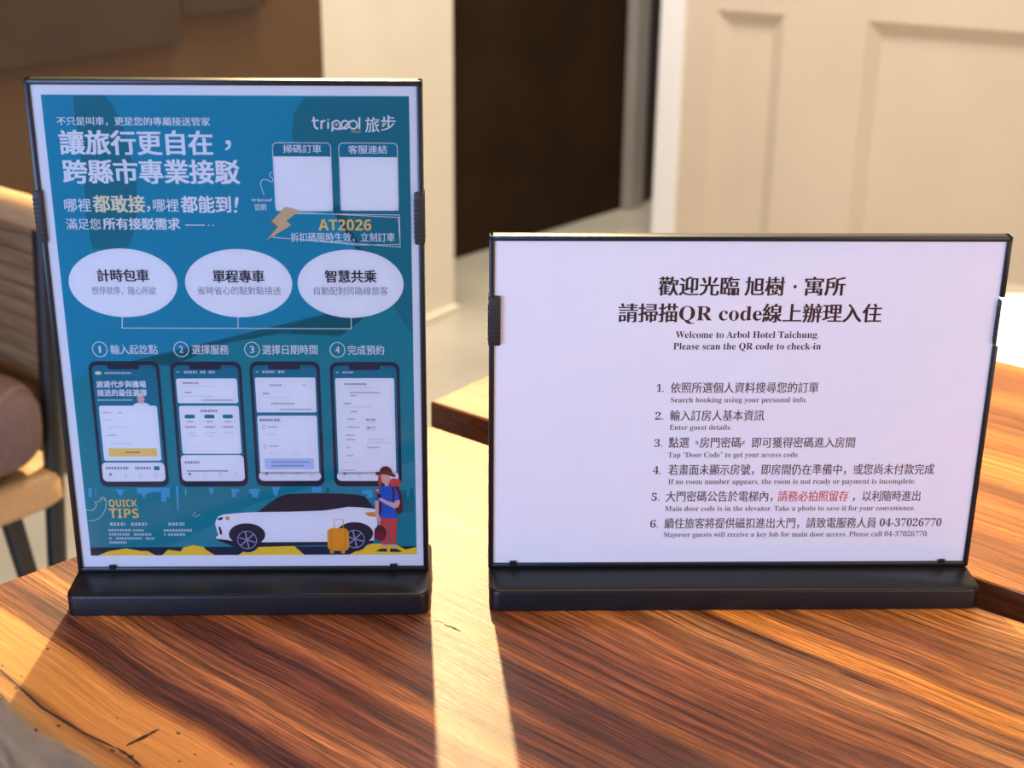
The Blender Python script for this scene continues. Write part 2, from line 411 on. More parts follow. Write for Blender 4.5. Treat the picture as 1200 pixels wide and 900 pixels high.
for lx, ly in ((-0.22, 0.86), (-0.02, 0.94), (0.42, 0.40), (0.60, 0.42)):
    link('leg', bm_mesh('leg', tube_bm((lx - T1[0], ly - T1[1], 0.0), (lx - T1[0], ly - T1[1], 0.74 - TH), 0.022, 16), True), [M['black_metal']], tb)
# slab two: same height, a hand-wide gap behind slab one shows its sawn front face
tb2 = thing('straight_edge_table', 'straight-edged wooden table behind the right sign holder, a narrow gap from the live-edge one', 'table', T2)
Z2 = -FZ
bm = bmesh.new()
q0 = Vector((-0.0663, 1.1015, 0)); FD2 = Vector((0.3864, -0.3068, 0)).normalized(); e1 = Vector((0.60, 0.80, 0)).normalized()
c = [q0, q0 + FD2 * 1.45, q0 + FD2 * 1.45 + e1 * 0.395, q0 + e1 * 0.395]
c = [Vector((p.x - T2[0], p.y - T2[1], 0)) for p in c]
def inset_poly(ins):
    cen = sum(c, Vector()) / 4; out = []
    for i, p in enumerate(c):
        d1 = (c[(i + 1) % 4] - p).normalized(); d0 = (c[i - 1] - p).normalized()
        out.append((p + (d1 + d0) * ins))
    return [(p.x, p.y) for p in out]
bm = prism_profile(inset_poly, [(0.002, Z2 - 0.072), (0.0, Z2 - 0.070), (0.0, Z2 - 0.0018), (0.0006, Z2 - 0.0006), (0.0018, Z2)])
bm.faces.ensure_lookup_table()
bmesh.ops.recalc_face_normals(bm, faces=bm.faces[:])
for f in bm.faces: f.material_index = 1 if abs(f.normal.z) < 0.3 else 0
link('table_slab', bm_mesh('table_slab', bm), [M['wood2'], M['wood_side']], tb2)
for s_, d_ in ((0.10, 0.08), (0.10, 0.31), (1.35, 0.08), (1.35, 0.31)):
    p = q0 + FD2 * s_ + e1 * d_
    link('leg', bm_mesh('leg', tube_bm((p.x - T2[0], p.y - T2[1], 0), (p.x - T2[0], p.y - T2[1], Z2 - 0.072), 0.022, 16), True), [M['black_metal']], tb2)

# ------------------------------------------------------------------ sign lettering
cache = {}
def glyph_mesh(s):
    if s in cache: return cache[s]
    c = bpy.data.curves.new('t', 'FONT'); c.body = s; c.size = 1.0; c.resolution_u = 3; c.dimensions = '2D'; c.fill_mode = 'BOTH'
    o = bpy.data.objects.new('t', c); COL.objects.link(o)
    bpy.context.view_layer.update()
    dg = bpy.context.evaluated_depsgraph_get(); me = bpy.data.meshes.new_from_object(o.evaluated_get(dg))
    vs = [(v.co.x, v.co.y) for v in me.vertices]; fs = [tuple(p.vertices) for p in me.polygons]
    bpy.data.objects.remove(o); bpy.data.curves.remove(c); bpy.data.meshes.remove(me)
    cache[s] = (vs, fs); return cache[s]
def remap(s, up_, lo_, dg_):
    r = ''
    for ch in s:
        if 'A' <= ch <= 'Z' and up_: r += chr(up_ + ord(ch) - 65)
        elif 'a' <= ch <= 'z' and lo_: r += chr(lo_ + ord(ch) - 97)
        elif '0' <= ch <= '9' and dg_: r += chr(dg_ + ord(ch) - 48)
        else: r += ch
    return r
CAPS = {}
def ref(ch):
    vs, _ = glyph_mesh(ch); ys = [v[1] for v in vs]; return min(ys), max(ys)

def art(parent, ops, w, z0):
    """print lying on the sheet; u, v in millimetres from its lower left corner"""
    groups = {}
    def G(g): return groups.setdefault(g, {'v': [], 'f': [], 'm': [], 'mats': []})
    def mat(g, c):
        k = 'print_' + c
        if k not in g['mats']: g['mats'].append(k)
        return g['mats'].index(k)
    def add(gn, c, l, vs, fs):
        g = G(gn); mi = mat(g, c); b0 = len(g['v']); y = -0.00004 * l
        g['v'] += [((u / 1000 - w / 2), y, v / 1000 + z0) for u, v in vs]
        for f in fs: g['f'].append(tuple(b0 + i for i in f)); g['m'].append(mi)
    def fill(gn, c, l, pts):
        b = bmesh.new(); vv = [b.verts.new((x, y, 0)) for x, y in pts]
        b.faces.new(vv); bmesh.ops.triangulate(b, faces=b.faces[:], ngon_method='EAR_CLIP')
        b.verts.index_update(); add(gn, c, l, [(v.co.x, v.co.y) for v in b.verts], [tuple(v.index for v in f.verts) for f in b.faces]); b.free()
    def stroke(gn, c, l, wd, pts, closed=False):
        P = [Vector(p) for p in pts]; n_ = len(P); L_, R_ = [], []
        for i in range(n_):
            a = P[i - 1] if (i or closed) else P[i]; q = P[(i + 1) % n_] if (i < n_ - 1 or closed) else P[i]
            d0 = (P[i] - a); d1 = (q - P[i])
            if d0.length < 1e-6: d0 = d1
            if d1.length < 1e-6: d1 = d0
            d0 = d0.normalized(); d1 = d1.normalized(); d = (d0 + d1)
            d = d.normalized() if d.length > 1e-6 else d0
            nn_ = Vector((-d.y, d.x)); k = min(2.0, 1 / max(0.3, nn_.dot(Vector((-d0.y, d0.x)))))
            L_.append(tuple(P[i] + nn_ * wd / 2 * k)); R_.append(tuple(P[i] - nn_ * wd / 2 * k))
        vs = L_ + R_; fs = [(i, (i + 1) % n_, n_ + (i + 1) % n_, n_ + i) for i in range(n_ if closed else n_ - 1)]
        add(gn, c, l, vs, fs)
    rnd = random.Random(3)
    for op in ops:
        k = op[0]
        if k == 'P': fill(*op[1:4], op[4])
        elif k == 'L': stroke(*op[1:5], op[5])
        elif k == 'E':
            _, g, c, l, cx, cy, rx, ry, lw = op
            pts = [(cx + rx * math.cos(2 * math.pi * i / 48), cy + ry * math.sin(2 * math.pi * i / 48)) for i in range(48)]
            if lw: stroke(g, c, l, lw, pts, True)
            else: fill(g, c, l, pts)
        elif k == 'R':
            _, g, c, l, x0, y0, x1, y1, r, lw = op
            pts = rounded(x0, x1, y0, y1, max(r, .05), 5)
            if lw: stroke(g, c, l, lw, pts, True)
            else: fill(g, c, l, pts)
        elif k == 'D':      # print too small to read: short dense marks
            _, g, c, l, u0, u1, v, h = op
            u = u0
            while u < u1 - .15:
                cw = min(h * 1.05, u1 - u)
                for q in range(3):
                    yy = v - h / 2 + h * (q + .18) / 3 ; add(g, c, l, [(u, yy), (u + cw * rnd.uniform(.5, .85), yy), (u + cw * .85, yy + h * .17), (u, yy + h * .17)], [(0, 1, 2, 3)])
                xx = u + cw * rnd.uniform(.1, .6); add(g, c, l, [(xx, v - h / 2), (xx + cw * .17, v - h / 2), (xx + cw * .17, v + h / 2), (xx, v + h / 2)], [(0, 1, 2, 3)])
                u += cw
        elif k == 'T':
            _, g, c, l, s, st, u0, u1, vc, h = op
            rc, jit = '國', [(0, 0)]
            if st == 'b': jit = [(-.030, -.014), (.030, -.014), (-.030, .014), (.030, .014), (0, 0)]
            elif st == 'm': jit = [(-.010, 0), (.010, 0)]
            elif st == 'sb2': jit = [(-.018, 0), (.018, 0)]
            elif st == 'sb': jit = [(-.028, 0), (0, 0), (.028, 0)]
            elif st == 'sc': jit = [(-.014, 0), (.014, 0)]
            elif st in ('s', 'S'): s = remap(s, 0x1D400, 0x1D41A, 0x1D7CE); rc = chr(0x1D407); jit = [(0, 0)]
            elif st == 'X': s = remap(s, 0x1D5D4, 0x1D5EE, 0x1D7EC); rc = chr(0x1D5DB)
            elif st == 'x': rc = 'H'; jit = [(-.01, 0), (.01, 0)]
            elif st == 'xi': rc = 'H'; jit = [(-.015, 0), (.015, 0)]
            vs, fs = glyph_mesh(s)
            ya, yb = ref(rc); xa = min(v[0] for v in vs); xb = max(v[0] for v in vs)
            sx = (u1 - u0) / (xb - xa)
            sy = (h / (yb - ya)) if h > 0 else sx
            if h <= 0: ya, yb = min(v[1] for v in vs), max(v[1] for v in vs)
            ym = (ya + yb) / 2; sh = 0.16 if st == 'xi' else 0.0
            for jn, (dx, dy) in enumerate(jit):
                add(g, c, l + 0.5 * jn, [(u0 + (x - xa + dx + sh * (y - ym)) * sx, vc + (y - ym + dy) * sy) for x, y in vs], fs)
    for gn, g in groups.items():
        me = bpy.data.meshes.new(gn); me.from_pydata(g['v'], [], g['f'])
        for p, mi in zip(me.polygons, g['m']): p.material_index = mi
        link(gn.split('.')[0], me, [M[m_] for m_ in g['mats']], parent)

ART_LEFT=[
('P','background_print','blue',1,[(5.33,7.77),(203.74,7.77),(203.74,287.91),(5.33,287.91)]),
('P','background_print','teal_dark',2,[(22.64,287.37),(39.47,287.63),(43.73,281.96),(47.74,271.18),(50.39,256.58),(52.35,241.76),(52.51,226.7),(49.88,213.32),(44.25,201.69),(24.86,201.54),(22.89,218.81),(23.87,237.7),(23.4,259.91),(22.39,276.25)]),  # darker vertical band: a reflection on the cover, drawn into the print
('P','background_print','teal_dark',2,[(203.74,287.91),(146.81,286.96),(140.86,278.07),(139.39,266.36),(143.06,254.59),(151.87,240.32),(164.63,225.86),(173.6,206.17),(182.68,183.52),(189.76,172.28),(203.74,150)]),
('P','background_print','teal',2,[(5.33,7.77),(203.74,7.77),(203.74,150),(189.76,172.28),(162.04,149.79),(127.64,151.25),(97.95,145.92),(62.65,131.11),(38.47,133.71),(5.33,122)]),
('P','background_print','teal_light',3,[(5.33,13.77),(53.54,14.2),(106.86,42.8),(158.96,59.66),(203.74,70),(203.74,48),(158.18,36.7),(105.23,13.75)]),
('P','background_print','sky_light',4,[(8.16,53.06),(10.17,53.05),(9.62,47.39),(7.61,47.4)]),
('P','background_print','sky_light',4,[(12.23,53.6),(12.74,53.6),(12.13,47.37),(11.63,47.38)]),
('P','background_print','sky_light',4,[(24.19,52.41),(29.23,52.38),(27.31,47.85),(25.9,49.0)]),
('P','background_print','sky_light',4,[(36.89,53.47),(56.6,53.36),(56.11,47.12),(54.08,47.13),(53.86,44.28),(50.81,44.3),(51.31,50.56),(45.24,50.59),(42.06,48.9),(40.81,46.07),(39.53,48.92),(37.1,50.07)]),
('P','background_print','sky_light',4,[(60.23,54.48),(61.75,54.47),(61.0,37.93),(60.07,39.09)]),
('P','background_print','sky_light',4,[(65.16,52.75),(66.43,52.74),(66.06,47.63),(65.55,47.63)]),
('P','background_print','sky_light',4,[(79.92,53.24),(82.97,53.22),(81.65,48.68),(80.63,48.68)]),
('P','background_print','sky_light',4,[(93.12,52.6),(98.21,52.57),(97.57,50.3),(96.04,50.3),(95.32,46.88),(93.78,46.89)]),
('P','background_print','sky_light',4,[(103.83,52.54),(110.47,52.5),(108.62,46.81),(105.55,46.82),(105.2,49.68),(103.66,49.69)]),
('P','background_print','sky_light',4,[(117.69,53.61),(122.8,53.58),(121.12,50.74),(120.44,47.31),(118.44,48.46)]),
('P','background_print','sky_light',4,[(141.26,53.48),(147.43,53.45),(147.29,50.02),(141.63,50.05)]),
('P','background_print','sky_light',4,[(171.59,51.6),(177.8,51.57),(177.66,46.4),(174.55,46.42),(174.62,48.72),(171.51,48.73)]),
('P','background_print','teal_dark',4,[(192.73,46.89),(194.29,46.88),(194.37,51.48),(198.53,51.46),(198.44,46.28),(200.0,46.27),(200.1,52.59),(202.44,52.58),(202.45,36.4),(192.53,36.47)]),
('P','background_print','teal_dark',4,[(149.98,52.86),(152.03,52.85),(151.87,48.27),(149.8,48.28)]),
('P','background_print','navy',4,[(5.33,7.77),(203.74,7.77),(203.74,13.37),(5.33,13.37)]),
('P','background_print','yellow',5,[(9.88,7.77),(16.27,10.79),(27.21,12.68),(35.78,10.84),(39.89,10.8),(44.77,7.77)]),
('P','background_print','yellow',5,[(48.4,7.77),(52.31,11.63),(59.95,10.39),(61.71,13.19),(68.01,14.66),(74.12,13.43),(75.05,11.9),(80.45,7.77)]),
('P','background_print','yellow',5,[(94.86,7.77),(102.08,13.18),(110.37,15.58),(127.98,15.02),(135.16,7.77)]),
('P','background_print','yellow',5,[(162.43,7.77),(176.02,15.31),(190.0,15.19),(196.94,11.16),(203.74,12.88),(203.74,7.77)]),
('T', 'heading_lettering', 'white', 6, '不只是叫車，更是您的專屬接送管家', 'sb2', 12.49, 95.22, 273.58, 4.45),
('T', 'heading_lettering', 'white', 6, '讓旅行更自在', 'b', 12.9, 95.6, 261.58, 12.66),
('T', 'heading_lettering', 'white', 6, '，', 'm', 102.59, 105.84, 260.72, 0.0),
('T', 'heading_lettering', 'white', 6, '跨縣市專業接駁', 'b', 13.02, 109.34, 245.51, 12.63),
('T', 'slogan_lettering', 'white', 6, '哪裡', 'm', 11.8, 26.32, 226.73, 7.25),
('T', 'slogan_lettering', 'cream', 6, '都敢接', 'b', 27.65, 56.13, 227.44, 9.19),
('T', 'slogan_lettering', 'white', 6, '，', 'm', 57.07, 58.95, 224.82, 0.0),
('T', 'slogan_lettering', 'white', 6, '哪裡', 'm', 60.75, 74.79, 226.73, 7.04),
('T', 'slogan_lettering', 'white', 6, '都能到', 'b', 76.19, 103.51, 227.19, 8.99),
('T', 'slogan_lettering', 'white', 6, '!', 'xi', 105.87, 107.52, 227.25, 8.76),
('T', 'slogan_lettering', 'white', 6, '滿足您', 'm', 11.63, 30.78, 215.87, 6.1),
('T', 'slogan_lettering', 'white', 6, '所有接駁需求', 'b', 32.19, 74.71, 216.11, 6.36),
('L','slogan_lettering','white',6,0.6,[(77.63,215.59),(88.58,215.54)]),
('E','slogan_lettering','white',6,90.7,215.46,0.38,0.39,0),
('E','slogan_lettering','white',6,93.07,215.49,0.38,0.39,0),
('L','logo','white',6,0.95,[(151.67,276.47),(151.77,273.64),(152.0,271.35),(152.72,270.27),(153.96,270.12)]),
('L','logo','white',6,0.95,[(150.5,274.44),(154.41,274.5)]),
('L','logo','white',6,0.95,[(155.59,269.87),(155.77,274.52)]),
('L','logo','white',6,0.95,[(155.7,272.88),(156.46,274.09),(157.94,274.44)]),
('L','logo','white',6,0.95,[(159.43,273.64),(159.29,270.03)]),
('E','logo','white',6,159.48,274.9,0.48,0.49,0),
('L','logo','white',6,0.95,[(161.78,273.89),(161.58,268.58)]),
('E','logo','white',6,163.89,272.17,2.07,2.3,0.85),
('E','logo','gold',7,163.89,272.29,0.77,0.88,0),
('L','logo','white',6,1.0,[(164.3,269.99),(166.76,270.02),(168.42,270.87),(170.13,273.08),(171.25,274.03),(172.62,274.37)]),
('E','logo','white',6,168.69,272.24,2.07,2.19,0.85),
('E','logo','white',6,173.05,272.25,2.18,2.25,0.85),
('L','logo','white',6,0.95,[(176.55,276.45),(176.36,269.88)]),
('T', 'logo', 'gold', 6, 'TAXI', 'x', 171.69, 176.85, 268.38, 1.13),
('T', 'logo', 'white', 6, '旅', 'm', 179.57, 187.26, 272.06, 7.99),
('T', 'logo', 'white', 6, '步', 'm', 188.22, 196.19, 272.99, 7.99),
('E','logo','gold',7,189.69,272.58,0.74,0.94,0),
('R','code_card','teal_mid',5,128.47,223.86,160.26,262.17,2.4,0),
('R','code_card','white',6,128.47,223.86,160.26,262.17,2.4,0.35),
('R','code_card','white',6,128.78,223.86,160.26,254.6,0.1,0),
('T', 'code_card', 'white', 7, '掃碼訂車', 'm', 134.18, 155.1, 258.78, 4.36),
('R','code_card.001','teal_mid',5,164.74,224.21,196.85,262.17,2.4,0),
('R','code_card.001','white',6,164.74,224.21,196.85,262.17,2.4,0.35),
('R','code_card.001','white',6,164.66,224.21,196.85,254.38,0.1,0),
('T', 'code_card.001', 'white', 7, '客服連結', 'm', 169.92, 191.18, 258.5, 4.38),
('L','handwriting','white',6,0.3,[(122.48,232.94),(121.47,236.12),(120.87,239.01),(121.25,240.7),(122.38,241.67),(124.12,241.69),(126.41,240.51),(127.47,240.14),(127.9,241.97),(126.55,243.16),(126.0,244.35),(126.67,245.56),(127.87,246.05)]),
('T', 'handwriting', 'white', 6, 'tripool', 'xi', 115.5, 126.33, 230.23, 1.75),
('T', 'handwriting', 'white', 6, '官網', 'm', 116.91, 123.27, 225.91, 3.61),
('P','lightning_picture','bolt_brown',7,[(133.52,225.9),(141.34,223.58),(133.37,217.86),(135.9,215.13),(121.72,206.54),(128.52,214.22),(124.97,217.44)]),
('P','lightning_picture','bolt',8,[(134.3,226.4),(142.12,224.08),(134.15,218.36),(136.69,215.63),(122.52,207.05),(129.3,214.72),(125.76,217.94)]),
('L','coupon_box','white',6,0.35,[(137.82,222.42),(197.23,221.66),(197.4,204.61)]),
('L','coupon_box','white',6,0.35,[(137.37,223.15),(196.58,220.27),(197.46,203.1),(126.41,208.52),(126.5,210.25)]),
('L','coupon_box','white',6,0.3,[(126.19,208.76),(173.54,204.17),(197.25,204.61)]),
('T', 'coupon_box', 'gold', 6, 'AT2026', 'X', 151.85, 181.42, 215.84, 6.24),
('T', 'coupon_box', 'white', 6, '折扣碼限時生效，立刻訂車', 'm', 136.09, 194.35, 208.63, 4.98),
('E','oval_badge','white',6,40.13,181.63,30.56,20.36,0),
('T', 'oval_badge', 'ink', 7, '計時包車', 'b', 26.16, 54.91, 185.97, 6.84),
('T', 'oval_badge', 'ink_soft', 7, '想停就停，隨心所欲', 'r', 22.18, 58.35, 177.02, 4.66),
('E','oval_badge.001','white',6,105.38,181.5,30.31,20.31,0),
('T', 'oval_badge.001', 'ink', 7, '單程專車', 'b', 91.16, 119.93, 185.53, 6.88),
('T', 'oval_badge.001', 'ink_soft', 7, '省時省心的點對點接送', 'r', 81.74, 129.07, 177.11, 4.69),
('E','oval_badge.002','white',6,168.79,181.21,30.12,20.32,0),
('T', 'oval_badge.002', 'ink', 7, '智慧共乘', 'b', 154.51, 183.41, 185.55, 6.91),
('T', 'oval_badge.002', 'ink_soft', 7, '自動配對同路線旅客', 'r', 147.76, 189.86, 177.0, 4.71),
('L','connector_line','white',6,0.45,[(37.86,161.53),(37.24,154.68),(103.36,154.5),(168.3,154.21),(168.52,161.04)]),
('L','connector_line','white',6,0.45,[(103.77,161.29),(103.36,154.5)]),
('E','step_lettering','white',6,23.29,141.69,4.16,4.49,0.45),
('T', 'step_lettering', 'white', 6, '1', 'x', 22.81, 23.78, 141.7, 4.18),
('T', 'step_lettering', 'white', 6, '輸入起訖點', 'm', 29.42, 56.35, 141.44, 5.66),
('E','step_lettering','white',6,69.97,141.65,4.2,4.51,0.45),
('T', 'step_lettering', 'white', 6, '2', 'x', 68.79, 71.13, 141.66, 4.19),
('T', 'step_lettering', 'white', 6, '選擇服務', 'm', 76.14, 97.17, 141.38, 5.68),
('E','step_lettering','white',6,110.68,141.54,4.23,4.53,0.45),
('T', 'step_lettering', 'white', 6, '3', 'x', 109.5, 111.86, 141.55, 4.21),
('T', 'step_lettering', 'white', 6, '選擇日期時間', 'm', 116.61, 148.27, 141.28, 5.7),
('E','step_lettering','white',6,159.92,141.34,4.27,4.55,0.45),
('T', 'step_lettering', 'white', 6, '4', 'x', 158.72, 161.1, 141.35, 4.23),
('T', 'step_lettering', 'white', 6, '完成預約', 'm', 165.91, 186.83, 141.07, 5.72),
('R','phone_picture','navy',6,15.67,53.98,56.48,134.31,4.6,0),
('R','phone_picture','teal_mid',7,17.51,57.6,54.65,131.9,3.2,0),
('R','phone_picture','navy',8,26.69,129.33,45.06,134.31,1.4,0),
('D','phone_picture','ink',9,18.94,20.98,130.7,0.64),
('D','phone_picture','ink',9,47.51,53.22,130.7,0.64),
('E','phone_picture','cream',9,20.98,127.08,1.8366749999999998,1.1245500000000002,0),
('D','phone_picture','white',9,24.65,40.16,127.08,1.12),
('T', 'phone_picture', 'white', 9, '旅遊代步與機場', 'b', 19.34, 47.91, 120.01, 4.02),
('T', 'phone_picture', 'white', 9, '接送的最佳選擇', 'b', 19.34, 47.91, 114.63, 4.02),
('D','phone_picture','white',9,18.94,39.34,110.21,1.04),
('E','phone_picture','skin',8,44.24,111.02,2.04075,3.213,0),
('E','phone_picture','white',8,44.24,106.2,4.897799999999999,2.40975,0),
('R','phone_picture','white',9,19.34,71.25,53.22,106.6,1.4,0),
('R','phone_picture','gold',10,22.4,74.07,50.77,79.29,0.4,0),
('D','phone_picture','ink_soft',10,21.38,26.28,102.18,0.72),
('D','phone_picture','ink_soft',10,29.96,32.4,102.18,0.72),
('D','phone_picture','grey_print',10,22.2,26.69,97.76,0.72),
('D','phone_picture','grey_print',10,23.83,36.08,92.94,0.72),
('D','phone_picture','ink_soft',10,22.61,27.91,87.72,0.72),
('D','phone_picture','grey_print',10,23.83,36.89,82.5,0.72),
('D','phone_picture','ink',11,32.0,40.98,76.72,0.96),
('R','phone_picture','white',8,17.51,57.6,54.65,70.05,2.8,0),
('D','phone_picture','ink',9,19.75,33.63,66.44,1.61),
('D','phone_picture','ink',9,36.89,46.69,66.44,1.61),
('R','phone_picture','teal_mid',9,48.32,64.99,51.59,67.64,0.4,0),
('E','phone_picture','ink_soft',10,22.2,62.42,0.8979299999999999,0.80325,0.0),
('D','phone_picture','grey_print',9,20.98,23.42,60.57,0.48),
('E','phone_picture','grey_print',10,31.18,62.42,0.8979299999999999,0.80325,0.25),
('D','phone_picture','grey_print',9,29.96,32.4,60.57,0.48),
('E','phone_picture','grey_print',10,40.16,62.42,0.8979299999999999,0.80325,0.25),
('D','phone_picture','grey_print',9,38.93,41.38,60.57,0.48),
('E','phone_picture','grey_print',10,49.14,62.42,0.8979299999999999,0.80325,0.25),
('D','phone_picture','grey_print',9,47.91,50.36,60.57,0.48),
('R','phone_picture.001','navy',6,62.66,54.08,103.73,134.05,4.6,0),
('R','phone_picture.001','teal_mid',7,64.51,57.67,101.89,131.65,3.2,0),
('R','phone_picture.001','navy',8,73.75,129.09,92.24,134.05,1.4,0),
('D','phone_picture.001','ink',9,65.95,68.0,130.45,0.64),
('D','phone_picture.001','ink',9,94.7,100.45,130.45,0.64),
('D','phone_picture.001','white',9,66.36,68.0,127.65,0.8),
('D','phone_picture.001','white',9,70.47,78.27,127.65,1.6),
('D','phone_picture.001','white',9,79.91,83.2,127.65,1.6),
('D','phone_picture.001','white',9,84.84,88.54,127.65,1.6),
('R','phone_picture.001','white',8,65.54,108.06,100.86,123.65,1.4,0),
('R','phone_picture.001','white',8,65.95,75.67,100.86,106.46,1.4,0),
('R','phone_picture.001','white',8,64.51,57.67,101.89,74.87,2.8,0),
('D','phone_picture.001','ink',9,69.24,78.68,120.85,1.12),
('D','phone_picture.001','grey_print',9,69.24,87.31,118.85,0.48),
('D','phone_picture.001','ink',9,70.06,74.16,114.86,0.88),
('D','phone_picture.001','grey_print',9,68.41,86.49,112.62,0.48),
('D','phone_picture.001','ink_soft',9,79.91,97.99,110.06,0.88),
('D','phone_picture.001','ink',9,78.27,88.54,103.26,1.44),
('R','phone_picture.001','teal_mid',9,68.83,98.46,74.99,100.86,1.1,0),
('D','phone_picture.001','ink_soft',9,70.06,73.75,96.46,0.96),
('D','phone_picture.001','ink',9,68.83,74.99,93.02,1.04),
('D','phone_picture.001','grey_print',9,68.83,74.99,89.26,0.8),
('R','phone_picture.001','teal_mid',9,80.33,98.46,86.49,100.86,1.1,0),
('D','phone_picture.001','ink_soft',9,81.56,85.25,96.46,0.96),
('D','phone_picture.001','ink',9,80.33,86.49,93.02,1.04),
('D','phone_picture.001','grey_print',9,80.33,86.49,89.26,0.8),
('R','phone_picture.001','teal_mid',9,91.0,98.46,97.16,100.86,1.1,0),
('D','phone_picture.001','ink_soft',9,92.24,95.93,96.46,0.96),
('D','phone_picture.001','ink',9,91.0,97.16,93.02,1.04),
('D','phone_picture.001','grey_print',9,91.0,97.16,89.26,0.8),
('D','phone_picture.001','grey_print',9,70.88,74.99,87.26,0.8),
('D','phone_picture.001','grey_print',9,81.97,85.25,87.26,0.8),
('D','phone_picture.001','ink',9,66.77,75.81,70.07,1.6),
('D','phone_picture.001','ink',9,67.59,92.24,64.47,1.04),
('E','phone_picture.001','ink_soft',10,69.24,62.47,0.9035399999999999,0.7997500000000001,0.0),
('D','phone_picture.001','grey_print',9,68.0,70.47,60.63,0.48),
('E','phone_picture.001','grey_print',10,78.27,62.47,0.9035399999999999,0.7997500000000001,0.25),
('D','phone_picture.001','grey_print',9,77.04,79.5,60.63,0.48),
('E','phone_picture.001','grey_print',10,87.31,62.47,0.9035399999999999,0.7997500000000001,0.25),
('D','phone_picture.001','grey_print',9,86.07,88.54,60.63,0.48),
('E','phone_picture.001','grey_print',10,96.34,62.47,0.9035399999999999,0.7997500000000001,0.25),
('D','phone_picture.001','grey_print',9,95.11,97.57,60.63,0.48),
('R','phone_picture.002','navy',6,108.47,54.17,149.19,134.18,4.6,0),
('R','phone_picture.002','teal_mid',7,110.3,57.78,147.35,131.78,3.2,0),
('R','phone_picture.002','navy',8,119.46,129.22,137.78,134.18,1.4,0),
('D','phone_picture.002','ink',9,111.73,113.76,130.58,0.64),
('D','phone_picture.002','ink',9,140.23,145.93,130.58,0.64),
('D','phone_picture.002','white',9,112.13,113.76,127.78,0.8),
('D','phone_picture.002','white',9,115.8,123.13,127.78,1.6),
('D','phone_picture.002','white',9,124.76,128.83,127.78,1.6),
('R','phone_picture.002','white',8,111.32,102.18,146.33,124.18,0.8,0),
('R','phone_picture.002','white',8,111.32,62.18,146.33,100.18,1.2,0),
('R','phone_picture.002','white',8,110.3,57.78,147.35,63.78,2.8,0),
('D','phone_picture.002','ink_soft',9,119.46,126.79,119.38,1.12),
('D','phone_picture.002','ink_soft',9,138.6,141.04,119.38,0.8),
('D','phone_picture.002','ink',9,115.39,119.46,114.18,0.96),
('D','phone_picture.002','grey_print',9,116.61,131.27,111.78,0.48),
('D','phone_picture.002','ink_soft',9,119.87,133.71,107.78,1.2),
('D','phone_picture.002','ink_soft',9,124.76,143.48,104.18,0.8),
('D','phone_picture.002','ink',9,112.54,124.76,97.38,1.6),
('D','phone_picture.002','ink_soft',9,117.43,122.72,92.98,0.96),
('D','phone_picture.002','grey_print',9,116.61,121.91,88.18,0.64),
('D','phone_picture.002','ink_soft',9,117.83,123.13,80.58,0.96),
('D','phone_picture.002','grey_print',9,117.43,119.46,75.78,0.64),
('D','phone_picture.002','grey_print',9,132.08,134.53,75.78,0.64),
('R','phone_picture.002','ink_soft',9,114.17,91.78,115.8,93.94,0.3,0.2),
('R','phone_picture.002','ink_soft',9,114.17,79.38,115.8,81.54,0.3,0.2),
('R','phone_picture.002','screen_blue',9,114.17,65.38,143.48,72.58,0.8,0),
('D','phone_picture.002','teal_mid',10,118.24,141.04,70.18,0.96),
('D','phone_picture.002','teal_mid',10,118.24,137.78,67.78,0.96),
('E','phone_picture.002','ink_soft',10,114.98,62.58,0.89573,0.8000500000000001,0.0),
('D','phone_picture.002','grey_print',9,113.76,116.21,60.74,0.48),
('E','phone_picture.002','grey_print',10,123.94,62.58,0.89573,0.8000500000000001,0.25),
('D','phone_picture.002','grey_print',9,122.72,125.16,60.74,0.48),
('E','phone_picture.002','grey_print',10,132.9,62.58,0.89573,0.8000500000000001,0.25),
('D','phone_picture.002','grey_print',9,131.68,134.12,60.74,0.48),
('E','phone_picture.002','grey_print',10,141.86,62.58,0.89573,0.8000500000000001,0.25),
('D','phone_picture.002','grey_print',9,140.63,143.08,60.74,0.48),
('R','phone_picture.003','navy',6,155.07,53.99,195.53,133.78,4.6,0),
('R','phone_picture.003','teal_mid',7,156.9,57.58,193.71,131.39,3.2,0),
('R','phone_picture.003','navy',8,166.0,128.84,184.21,133.78,1.4,0),
('D','phone_picture.003','ink',9,158.31,160.33,130.19,0.64),
('D','phone_picture.003','ink',9,186.63,192.3,130.19,0.64),
('D','phone_picture.003','white',9,158.72,160.33,127.4,0.8),
('D','phone_picture.003','white',9,162.36,168.83,127.4,1.2),
('R','phone_picture.003','white',8,157.91,61.97,192.3,123.81,1.2,0),
('R','phone_picture.003','white',8,156.9,57.58,193.71,63.57,2.8,0),
('D','phone_picture.003','ink',9,163.17,176.11,120.06,1.12),
('D','phone_picture.003','grey_print',9,163.17,180.97,117.83,0.48),
('D','phone_picture.003','ink_soft',9,166.4,184.21,114.63,0.88),
('D','phone_picture.003','ink_soft',9,166.4,170.45,112.8,0.8),
('D','phone_picture.003','ink',9,162.36,166.81,107.85,0.96),
('D','phone_picture.003','grey_print',9,162.36,179.35,105.7,0.48),
('D','phone_picture.003','ink_soft',9,166.4,170.45,102.66,0.96),
('D','phone_picture.003','ink_soft',9,163.98,168.83,97.88,0.8),
('D','phone_picture.003','ink_soft',9,163.98,171.26,92.69,0.8),
('D','phone_picture.003','ink_soft',9,163.17,168.43,87.5,0.8),
('D','phone_picture.003','ink_soft',9,163.17,168.43,84.71,0.8),
('D','phone_picture.003','ink_soft',9,163.17,165.59,79.52,0.8),
('D','phone_picture.003','ink_soft',9,163.17,167.21,74.34,0.8),
('D','phone_picture.003','grey_print',9,174.5,181.37,95.64,0.48),
('D','phone_picture.003','grey_print',9,174.5,181.37,90.7,0.48),
